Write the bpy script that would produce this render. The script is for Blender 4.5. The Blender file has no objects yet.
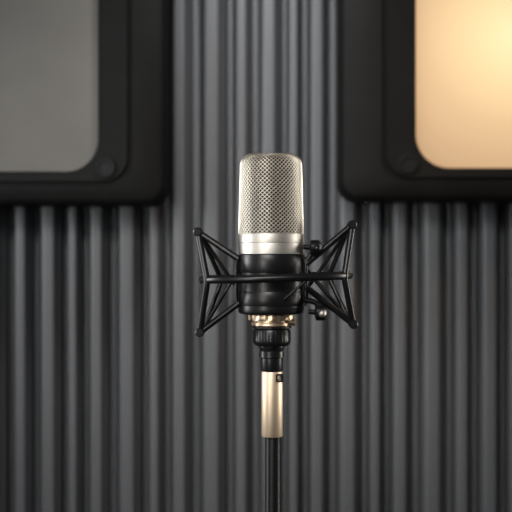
import bpy, bmesh, math
from mathutils import Vector, Matrix
S=bpy.context.scene
S.view_settings.view_transform='Standard'
COL=S.collection
H=1.3; D=1.2
def P(px,py,y=0.0):
    k=(D+y)/D/1000
    return Vector(((px-256)*k,y,H+(256-py)*k))
CX=(271.0-256)/1000
# ---------- materials
def mat(name,col,rough=0.5,metal=0.0,noise=0.1,scale=40,bump=0.0,spec=0.5,stretch=None,coat=0):
    m=bpy.data.materials.new(name); m.use_nodes=True
    n=m.node_tree.nodes; l=m.node_tree.links; b=n['Principled BSDF']
    tc=n.new('ShaderNodeTexCoord'); mp=n.new('ShaderNodeMapping'); t=n.new('ShaderNodeTexNoise')
    t.inputs['Scale'].default_value=scale; t.inputs['Detail'].default_value=4
    if stretch: mp.inputs['Scale'].default_value=stretch
    l.new(tc.outputs['Object'],mp.inputs[0]); l.new(mp.outputs[0],t.inputs['Vector'])
    r=n.new('ShaderNodeValToRGB')
    r.color_ramp.elements[0].color=(*[c*(1-noise) for c in col],1)
    r.color_ramp.elements[1].color=(*[min(1,c*(1+noise)) for c in col],1)
    r.color_ramp.elements[0].position=.3; r.color_ramp.elements[1].position=.7
    l.new(t.outputs['Fac'],r.inputs[0]); l.new(r.outputs[0],b.inputs['Base Color'])
    b.inputs['Roughness'].default_value=rough; b.inputs['Metallic'].default_value=metal
    b.inputs['Specular IOR Level'].default_value=spec
    b.inputs['Coat Weight'].default_value=coat
    return m
M_wall=mat('ribbed_wall_paint',(0.105,0.108,0.114),0.48,metal=.15,noise=.03,scale=4,stretch=(3,3,.2))
M_floor=mat('floor_dark',(0.05,0.045,0.04),0.6,scale=8)
M_black=mat('black_satin_paint',(0.005,0.005,0.0055),0.34,noise=.2,scale=200,spec=.3)
M_blackm=mat('black_matte_rubber',(0.006,0.006,0.0062),0.5,noise=.2,scale=200,spec=.22)
M_gloss=mat('black_pole_paint',(0.005,0.005,0.005),0.36,noise=.1,spec=.10)
M_mesh=mat('grille_wire',(0.62,0.57,0.49),0.36,metal=.92,noise=.08,scale=400)
M_rim=mat('grille_rim',(0.62,0.58,0.52),0.4,metal=.9,noise=.05,scale=100)
M_core=mat('grille_inner_mesh',(0.022,0.020,0.017),0.7,metal=.1,noise=.4,scale=900)
M_silver=mat('satin_nickel',(0.42,0.40,0.365),0.5,metal=1,noise=.04,scale=60,stretch=(1,1,20))
M_gold=mat('champagne_metal',(0.62,0.49,0.355),0.5,metal=.85,noise=.05,scale=60,stretch=(20,20,1))
M_brass=mat('brass',(0.66,0.51,0.36),0.42,metal=1,noise=.12,scale=120)
M_frame=mat('frame_black',(0.006,0.0056,0.0053),0.6,noise=.15,scale=30,spec=.14)
M_grey=mat('diffuser_grey',(0.155,0.146,0.133),0.8,noise=.2,scale=3.5,spec=.2)
def glow_mat():
    m=bpy.data.materials.new('lit_diffuser'); m.use_nodes=True
    n=m.node_tree.nodes; l=m.node_tree.links; b=n['Principled BSDF']
    b.inputs['Base Color'].default_value=(.12,.09,.06,1); b.inputs['Roughness'].default_value=.7
    b.inputs['Specular IOR Level'].default_value=.2
    tc=n.new('ShaderNodeTexCoord'); d=n.new('ShaderNodeVectorMath'); d.operation='DISTANCE'
    q=P(514,36,.667); d.inputs[1].default_value=q
    l.new(tc.outputs['Object'],d.inputs[0])
    r=n.new('ShaderNodeValToRGB'); e=r.color_ramp.elements
    r.color_ramp.interpolation='B_SPLINE'
    e[0].position=0.0; e[0].color=(1.0,.86,.50,1)
    e[1].position=.27; e[1].color=(.38,.22,.115,1)
    x=e.new(.06); x.color=(1.0,.74,.38,1)
    x=e.new(.14); x.color=(.76,.50,.275,1)
    l.new(d.outputs['Value'],r.inputs[0]); l.new(r.outputs[0],b.inputs['Emission Color'])
    b.inputs['Emission Strength'].default_value=1.03
    return m
M_glow=glow_mat()
# ---------- helpers
def empty(name,loc,label,cat,group=None):
    e=bpy.data.objects.new(name,None); e.location=loc; e.empty_display_size=.05
    COL.objects.link(e); e['label']=label; e['category']=cat
    if group: e['group']=group
    return e
def obj(name,bm,m,parent=None,smooth=True,label=None,angle=40):
    bmesh.ops.recalc_face_normals(bm,faces=bm.faces[:])
    me=bpy.data.meshes.new(name); bm.to_mesh(me); bm.free()
    o=bpy.data.objects.new(name,me); COL.objects.link(o); me.materials.append(m)
    if smooth:
        for p in me.polygons: p.use_smooth=True
        try: me.set_sharp_from_angle(angle=math.radians(angle))
        except Exception: pass
    if parent:
        o.parent=parent
        o.matrix_parent_inverse=Matrix.Translation(-parent.location)
    if label: o['label']=label
    return o
def lathe(bm,prof,cx=CX,cy=0,seg=72,capb=True,capt=True,fn=None):
    rings=[]
    for r,z in prof:
        ring=[]
        for i in range(seg):
            a=2*math.pi*i/seg
            rr=r if fn is None else fn(r,z,a)
            ring.append(bm.verts.new((cx+rr*math.cos(a),cy+rr*math.sin(a),z)))
        rings.append(ring)
    for a,b in zip(rings,rings[1:]):
        for i in range(seg):
            j=(i+1)%seg; bm.faces.new((a[i],a[j],b[j],b[i]))
    if capb: bm.faces.new(rings[0])
    if capt: bm.faces.new(rings[-1])
def LP(l): # list of (r_px, py) -> metres
    return [(r/1000,H+(256-py)/1000) for r,py in l]
def tube(bm,pts,r,seg=12,closed=False,flat=1.0):
    pts=[Vector(p) for p in pts]; n=len(pts); rings=[]; up=None
    for i,p in enumerate(pts):
        if closed: t=(pts[(i+1)%n]-pts[i-1]).normalized()
        elif i==0: t=(pts[1]-p).normalized()
        elif i==n-1: t=(p-pts[-2]).normalized()
        else: t=(pts[i+1]-pts[i-1]).normalized()
        if up is None:
            up=Vector((0,1,0)) if abs(t.y)<.9 else Vector((0,0,1))
        u=(up-t*up.dot(t)).normalized(); up=u; v=t.cross(u)
        rr=r[i] if isinstance(r,(list,tuple)) else r
        rings.append([bm.verts.new(p+u*rr*math.cos(2*math.pi*k/seg)*flat+v*rr*math.sin(2*math.pi*k/seg)) for k in range(seg)])
    R=list(zip(rings,rings[1:]))
    if closed: R.append((rings[-1],rings[0]))
    for a,b in R:
        for k in range(seg):
            j=(k+1)%seg; bm.faces.new((a[k],a[j],b[j],b[k]))
    if not closed:
        bm.faces.new(rings[0]); bm.faces.new(rings[-1])
def smoothpath(pts,n=8,rad=.25):
    pts=[Vector(p) for p in pts]; out=[pts[0]]
    for i in range(1,len(pts)-1):
        a=pts[i]+(pts[i-1]-pts[i])*rad; c=pts[i]+(pts[i+1]-pts[i])*rad; b=pts[i]
        for k in range(n+1):
            t=k/n; out.append(a*(1-t)**2+b*2*t*(1-t)+c*t*t)
    out.append(pts[-1]); return out
def ball(bm,c,r,sc=(1,1,1)):
    g=bmesh.ops.create_uvsphere(bm,u_segments=20,v_segments=12,radius=r)
    for v in g['verts']: v.co=Vector((v.co.x*sc[0],v.co.y*sc[1],v.co.z*sc[2]))+Vector(c)
# ---------- room
bm=bmesh.new()
WY=.80; px2m=(D+WY)/D/1000
widths=[27,33,21,28,35,24,30,19]
x=-1000; k=0
prof=[(0,0),(.20,0),(.25,.5),(.31,1),(.50,1),(.74,1),(.80,.62),(.88,.55),(.94,.05)]
pts=[]
while x<1500:
    w=widths[k%len(widths)]; dpt=.038
    for f,h in prof: pts.append(((x+f*w-256)*px2m, WY-h*dpt))
    x+=w; k+=1
def chaikin(p):
    o=[]
    for a,b in zip(p,p[1:]):
        o.append((a[0]*.8+b[0]*.2,a[1]*.8+b[1]*.2)); o.append((a[0]*.2+b[0]*.8,a[1]*.2+b[1]*.8))
    return o
pts=chaikin(chaikin(pts))
v0=[bm.verts.new((a,b,0)) for a,b in pts]; v1=[bm.verts.new((a,b,2.7)) for a,b in pts]
for i in range(len(pts)-1): bm.faces.new((v0[i],v0[i+1],v1[i+1],v1[i]))
xl,xr=pts[0][0],pts[-1][0]
bb=[bm.verts.new(c) for c in ((xl,WY+.1,0),(xr,WY+.1,0),(xr,WY+.1,2.7),(xl,WY+.1,2.7))]
bm.faces.new(bb)
o=obj('wall_back',bm,M_wall,angle=80); o['kind']='structure'; o['label']='dark grey wall clad in vertical ribbed panelling'
bm=bmesh.new(); bmesh.ops.create_cube(bm,size=1)
for v in bm.verts: v.co=Vector((v.co.x*(xr-xl)+(xl+xr)/2,v.co.y*3.2-.72,v.co.z*.05-.025))
o=obj('floor',bm,M_floor,smooth=False); o['kind']='structure'; o['label']='dark studio floor'
# ---------- panel lights
def rr(x0,x1,z0,z1,r,y,n=10):
    out=[]
    for cx,cz,a0 in ((x1-r,z1-r,0),(x0+r,z1-r,90),(x0+r,z0+r,180),(x1-r,z0+r,270)):
        for k in range(n+1):
            a=math.radians(a0+90*k/n); out.append(Vector((cx+r*math.cos(a),y,cz+r*math.sin(a))))
    return out
def loops(bm,L,close=None):
    R=[[bm.verts.new(v) for v in l] for l in L]
    for a,b in zip(R,R[1:]):
        for i in range(len(a)):
            j=(i+1)%len(a); bm.faces.new((a[i],a[j],b[j],b[i]))
    return R
FY=.65
def panel(side,outer,inner,zb_o,zb_i,label,m,dlabel):
    s=side
    W=.56; HT=.68; k=(D+FY)/D/1000
    xo=(outer-256)*k; xi=(inner-256)*k; zo=H+(256-zb_o)*k; zi=H+(256-zb_i)*k
    x0,x1=(xo-W,xo) if s<0 else (xo,xo+W)
    mx=abs(xi-xo); mz=zi-zo
    e=empty('panel_light',Vector(((x0+x1)/2,WY-.03,zo)),label,'light panel','framed panel lights mounted on the ribbed wall')
    def L(dx,dz,y,r): return rr(x0+dx,x1-dx,zo+dz,zo+HT-dz,r,y)
    bm=bmesh.new()
    st=[(0.0,0.0,WY-.036,.030),(0,0,FY+.016,.030),(.003,.003,FY+.008,.030),(.010,.008,FY+.004,.030),
        (mx-.052,mz-.020,FY+.002,.035),(mx-.050,mz-.018,FY+.005,.035),(mx-.047,mz-.016,FY+.005,.037),(mx-.045,mz-.014,FY-.001,.037),
        (mx-.003,mz-.002,FY,.052),(mx,mz,FY+.003,.052),(mx,mz,FY+.025,.052)]
    R=loops(bm,[L(*q) for q in st]); bm.faces.new(R[0])
    obj('frame',bm,M_frame,e,label='thick black rounded frame',angle=35)
    bm=bmesh.new(); R=loops(bm,[L(mx+.0005,mz+.0005,FY+.030,.052),L(mx+.0005,mz+.0005,FY+.018,.052),L(mx+.002,mz+.002,FY+.015,.049)])
    bm.faces.new(R[0]); bm.faces.new(R[-1])
    obj('diffuser',bm,m,e,label=dlabel,angle=35)
    first=None
    for sx in (0,1):
        for sz in (0,1):
            cx=(x0+mx-.012) if sx==0 else (x1-mx+.012); cz=(zo+mz+.006) if sz==0 else (zo+HT-mz-.006)
            if first is None:
                bm=bmesh.new(); rg=[]
                for r,y in ((.0155,.001),(.0155,-.004),(.0142,-.0055),(.011,-.0055),(.010,-.003),(.005,-.003)):
                    rg.append([Vector((r*math.cos(a*math.pi/16),y,r*math.sin(a*math.pi/16))) for a in range(32)])
                R=loops(bm,rg); bm.faces.new(R[0]); bm.faces.new(R[-1])
                o=obj('screw',bm,M_blackm,None,angle=35); first=o
            else:
                o=first.copy(); COL.objects.link(o)
            o.parent=e; o.matrix_parent_inverse.identity()
            o.location=Vector((cx,FY,cz))-e.location
    return e
panel(-1,164,98,204,172,'black-framed panel light with unlit grey diffuser on ribbed wall',M_grey,'matte grey unlit diffuser')
panel(1,342,416,200,168,'black-framed panel light glowing warm amber on ribbed wall',M_glow,'glowing warm amber diffuser')
# ---------- microphone
z=lambda py:H+(256-py)/1000
mic=empty('condenser_microphone',Vector((CX,0,z(324))),'silver mesh and black studio condenser microphone held in shock mount','microphone')
def gr_prof(off=0,n=26):
    rb,rt=31.4-off,29.6-off; yb,yt=236,155+off; cr=11.5
    P0=[(rb,yb),(rb-(rb-rt)*.5,(yb+yt+cr)/2),(rt,yt+cr)]
    for k in range(1,9):
        a=math.radians(90*k/8); P0.append((rt-cr+cr*math.cos(a),yt+cr*(1-math.sin(a))))
    for rr_ in (9,5,2): P0.append((rr_,yt-.7+rr_*.04))
    seg=[0]
    for a,b in zip(P0,P0[1:]): seg.append(seg[-1]+math.dist(a,b))
    out=[]
    for i in range(n+1):
        s=seg[-1]*i/n; j=max(q for q in range(len(seg)) if seg[q]<=s+1e-9); j=min(j,len(P0)-2)
        t=(s-seg[j])/(seg[j+1]-seg[j]); out.append((P0[j][0]+(P0[j+1][0]-P0[j][0])*t,P0[j][1]+(P0[j+1][1]-P0[j][1])*t))
    return LP(out)
N=44; rows=gr_prof(0,52)
bm=bmesh.new(); rings=[]
for i,(r,zz) in enumerate(rows):
    rings.append([bm.verts.new((CX+r*math.cos(2*math.pi*(j+.5*(i%2))/N),r*math.sin(2*math.pi*(j+.5*(i%2))/N),zz)) for j in range(N)])
for i in range(len(rows)-2):
    a,b,c=rings[i],rings[i+1],rings[i+2]
    for j in range(N):
        if i%2==0: bl,br=b[(j-1)%N],b[j]
        else: bl,br=b[j],b[(j+1)%N]
        bm.faces.new((a[j],br,c[j],bl))
o=obj('grille',bm,M_mesh,mic,label='woven silver-beige wire mesh grille')
w=o.modifiers.new('wire','WIREFRAME'); w.thickness=.00115; w.use_even_offset=False
bm=bmesh.new(); lathe(bm,gr_prof(1.8,40))
obj('inner_grille',bm,M_core,mic,label='fine darker mesh lining')
bm=bmesh.new()
pr=gr_prof(-.6,60)[:-2]
path=[(r,zz) for r,zz in pr]; full=[(CX-r,zz) for r,zz in path]+[(CX+r,zz) for r,zz in reversed(path)]
tube(bm,[(a,0,b) for a,b in full],.0010,seg=10,flat=2.6)
obj('grille_frame',bm,M_rim,mic,label='thin bright metal arch around the grille')
bm=bmesh.new(); lathe(bm,LP([(30,242.8),(33.0,242.8),(33.2,242.6),(33.2,234.3),(33.0,233.9),(32,233.6),(30.5,233.6)]))
obj('collar_ring',bm,M_silver,mic,label='polished nickel ring')
bm=bmesh.new(); lathe(bm,LP([(30,254),(33.0,254),(33.2,253.8),(33.2,243.1),(33.1,242.9),(30,242.9)]))
obj('collar_band',bm,M_silver,mic,label='satin nickel band')
bm=bmesh.new(); lathe(bm,LP([(18,315.5),(21.5,315.2),(23,314.4),(30,313.6),(32.2,312.6),(32.8,311.5),(33,308),(33,256),(31,254.2),(28,254.2)]))
obj('body',bm,M_black,mic,label='black lacquered lower body')
bm=bmesh.new(); lathe(bm,LP([(15,326),(18.5,326),(19.5,325),(19.5,322.5),(18,322),(18,320.5),(22.2,320),(22.8,319),(22.8,314.4),(22.2,313.6),(15,313.5)]),
  fn=lambda r,zz,a:r*(1-.05*(math.cos(11*a)>.5)) if r>.0222 else r)
obj('threaded_base',bm,M_brass,mic,label='brass threaded base ring')
# ---------- shock mount
sm=empty('shock_mount',Vector((CX,0,z(312))),'black spider shock mount with ring and splayed arms around microphone','shock mount')
bm=bmesh.new()
pp=[]
for i in range(96):
    a=2*math.pi*i/96; X=CX+.0048+.0735*math.cos(a); pp.append((X,.044*math.sin(a),z(277.6)+(X-CX)*.03))
tube(bm,pp,.0039,seg=14,closed=True)
obj('outer_ring',bm,M_black,sm,label='thick black outer ring')
for y0,y1 in ((254.6,272.5),(291,305)):
    bm=bmesh.new(); r=33.6
    lathe(bm,LP([(33.05,y1),(r-.2,y1),(r,y1-.3),(r,y0+.3),(r-.2,y0),(33.05,y0)]),capb=False,capt=False)
    obj('clamp_band',bm,M_black,sm,label='black clamp band around the microphone')
def bar(name,pts,r,m=M_black,rad=.2,flat=1,label=None):
    bm=bmesh.new(); tube(bm,smoothpath(pts,8,rad) if len(pts)>2 else pts,r,seg=12,flat=flat)
    return obj(name,bm,m,sm,label=label)
arms=[[(198,232),(208,281),(200,332)],[(352,225),(343,277),(353,324)]]
for (T,R,B),s in zip(arms,(-1,1)):
    for yy in (-1,1):
        dx=0 if yy<0 else -s*2
        t=P(T[0]+dx,T[1])+Vector((0,yy*.005,0)); b=P(B[0]+dx,B[1])+Vector((0,yy*.005,0))
        c=P(R[0]+(0 if yy<0 else -s*13),R[1])+Vector((0,yy*.020,0))
        bar('arm',[t,c,b],.0033 if yy<0 else .0024,rad=.1,label='black bent outer arm')
    for Q in (T,B):
        bm=bmesh.new()
        tube(bm,[P(*Q)+Vector((0,d,0)) for d in (-.0105,-.0095,.0095,.0105)],[.0034,.0045,.0045,.0034],seg=18); obj('arm_tip',bm,M_black,sm,label='black rounded arm end')
cords=[((198,232),(239,259),-1,.0031),((200,234),(238,290),1,.0020),((200,332),(240,302),-1,.0031),((202,331),(238,270),1,.0018),
       ((352,225),(306,264),-1,.0032),((353,324),(306,287),-1,.0032),((351,322),(306,268),1,.0020),((350,228),(306,292),1,.0018)]
for a,b,s,r in cords:
    p=P(*a)+Vector((0,s*.004,0)); q=P(*b)
    dx=q.x-CX
    q.y=s*.012
    q.x=CX+math.copysign(min(abs(dx),.0345),dx)
    bar('suspension_cord',[p,q],r,M_black,label='taut black elastic cord')
for sx in (-1,1):
    for yy in (-.012,.012):
        X=CX+sx*.0345
        bar('inner_cage_post',[(X-sx*.002,yy,z(305)),(X,yy,z(300)),(X,yy,z(262)),(X-sx*.002,yy,z(258))],.0020,rad=.3)
bar('suspension_cord',[(CX+.0345,-.0405,z(279)),(CX+.0125,-.0330,z(298))],.0015,M_black,label='taut black elastic cord')
def knob(cx,cy,y,k,name,m,lab,mball):
    bm=bmesh.new(); c=P(cx,cy)+Vector((0,y,0))
    tube(bm,[c+Vector((-.012,0,.001)),c],.0026)
    tube(bm,[c+Vector((-.005*k,0,0)),c+Vector((-.004*k,0,0)),c+Vector((.003*k,0,0)),c+Vector((.005*k,0,0))],[.005*k,.0068*k,.0068*k,.0045*k],seg=20)
    o=obj(name,bm,m,sm,label=lab)
    bm=bmesh.new(); ball(bm,c+Vector((.001,-.0065*k,-.0005)),.0034*k)
    obj('screw_cap',bm,mball,sm,label='small rounded metal cap')
knob(315,248,-.014,1.15,'clamp_screw',M_black,'small black thumb screw',M_black)
knob(320,312,-.014,1.15,'clamp_screw',M_black,'small black locking screw',M_silver)
bar('screw_arm',[P(303,299)+Vector((0,-.014,0)),P(313,301)+Vector((0,-.014,0)),P(321,306)+Vector((0,-.014,0)),P(324,319)+Vector((0,-.014,0))],.0028)
bar('screw_arm',[P(305,262)+Vector((0,-.012,0)),P(310,256)+Vector((0,-.013,0)),P(316,241)+Vector((0,-.014,0))],.0028)
# ---------- stand
stand=empty('microphone_stand',Vector((CX+.001,0,0)),'black microphone stand with champagne metal sleeve and round base','microphone stand')
CS=CX+.0008
bm=bmesh.new(); lathe(bm,LP([(12,346),(16,345.5),(18.2,343),(18.6,340),(18.6,331),(17.5,329),(17,328),(19.5,327.6),(19.5,326.2),(14,326.1)]),cx=CS,
   fn=lambda r,zz,a:r*(1+.018*math.cos(24*a)) if r>.018 else r)
obj('swivel_nut',bm,M_black,stand,label='black knurled threaded nut')
bm=bmesh.new(); lathe(bm,LP([(9,371),(10.6,370.8),(11.2,369.5),(11.2,358),(12.6,357),(12.6,351),(11.6,350),(13,347),(13,345),(10,344)]),cx=CS)
obj('swivel_joint',bm,M_black,stand,label='black stepped joint')
bm=bmesh.new(); cc=Vector((CS+.0205,-.008,z(322)))
tube(bm,[cc+Vector((-.006,0,0)),cc+Vector((-.003,0,0)),cc+Vector((-.0029,0,0)),cc+Vector((.0025,0,0)),cc+Vector((.003,0,0))],[.002,.002,.0036,.0036,.0028],seg=6)
obj('lock_screw',bm,M_brass,stand,label='small hexagonal brass screw')
bm=bmesh.new(); CP=CS+.0003
lathe(bm,LP([(8,436.5),(10,436.4),(10.6,435.4),(10.6,372.5),(10,371.3),(8,371.2)]),cx=CP)
obj('sleeve',bm,M_gold,stand,label='champagne gold metal sleeve')
bm=bmesh.new()
R=loops(bm,[rr(CP+.0035,CP+.0110,z(381),z(373),.0012,y,4) for y in (-.006,-.0112)]); bm.faces.new(R[0]); bm.faces.new(R[1])
obj('badge',bm,M_blackm,stand,label='small black badge on the sleeve')
bm=bmesh.new(); c=(CP+.0072,-.0114,z(377.0))
tube(bm,[(c[0]+.0016*math.cos(a),c[1],c[2]+.0020*math.sin(a)) for a in [math.radians(-40-d) for d in range(-40,261,15)]][3:],.0003,seg=6)
tube(bm,[(c[0]-.0015,c[1],c[2]),(c[0]+.0015,c[1],c[2])],.0003,seg=6)
obj('badge_emblem',bm,M_gold,stand,label='tiny gold emblem')
CP2=CP+.0008
bm=bmesh.new(); lathe(bm,[(.0078,.02),(.0078,z(437.5)),(.0072,z(436.6))],cx=CP2)
obj('pole',bm,M_gloss,stand,label='satin black tube')
bm=bmesh.new(); lathe(bm,[(.125,0),(.13,.002),(.13,.010),(.124,.015),(.03,.021),(.018,.028),(.016,.05),(.0075,.052)],cx=CP2,seg=96)
obj('base',bm,M_black,stand,label='round weighted black base')
# ---------- lights
def area(name,loc,target,sx,sy,e,col=(1,1,1),spread=180):
    d=bpy.data.lights.new(name,'AREA'); d.shape='RECTANGLE'; d.size=sx; d.size_y=sy; d.energy=e; d.color=col; d.spread=math.radians(spread)
    o=bpy.data.objects.new(name,d); COL.objects.link(o); o.location=loc
    o.rotation_euler=(Vector(target)-Vector(loc)).to_track_quat('-Z','Y').to_euler(); return o
area('softbox_key',(-.35,-1.2,2.05),(0,0,1.3),.7,.35,2.2,(1,.98,.95),60)
area('strip_front',(-.55,-1.1,1.3),(0.015,0,1.25),.16,.8,.65,(1,.97,.92),50)
area('strip_side_left',(-.75,.05,1.35),(0.015,0,1.28),.12,.7,.8,(1,1,1),60)
area('strip_side_right',(.75,.10,1.35),(0.015,0,1.28),.12,.7,.9,(1,.95,.88),60)
area('wall_wash',(-.95,-.05,1.5),(.12,.8,1.30),.15,.5,2.7,(.97,.99,1),100)
area('wall_top',(.0,.40,1.95),(.02,.8,1.35),.12,.12,1.0,(1,1,1),100)
area('warm_tint_fill',(.75,.15,1.95),(.28,.66,1.45),.2,.15,.18,(1,.62,.30),50)  # added out-of-view fill, tints the right panel's frame brown; no actual lamp here
w=bpy.data.worlds.new('studio'); S.world=w; w.use_nodes=True
w.node_tree.nodes['Background'].inputs[0].default_value=(.93,.97,1,1); w.node_tree.nodes['Background'].inputs[1].default_value=.045
# ---------- camera
c=bpy.data.cameras.new('camera'); co=bpy.data.objects.new('camera',c); COL.objects.link(co)
co.location=(0,-D,H); co.rotation_euler=(math.pi/2,0,0); c.sensor_width=36; c.lens=36*D/.512
c.clip_start=.01
c.dof.use_dof=True; c.dof.focus_distance=D-.03; c.dof.aperture_fstop=7
S.camera=co
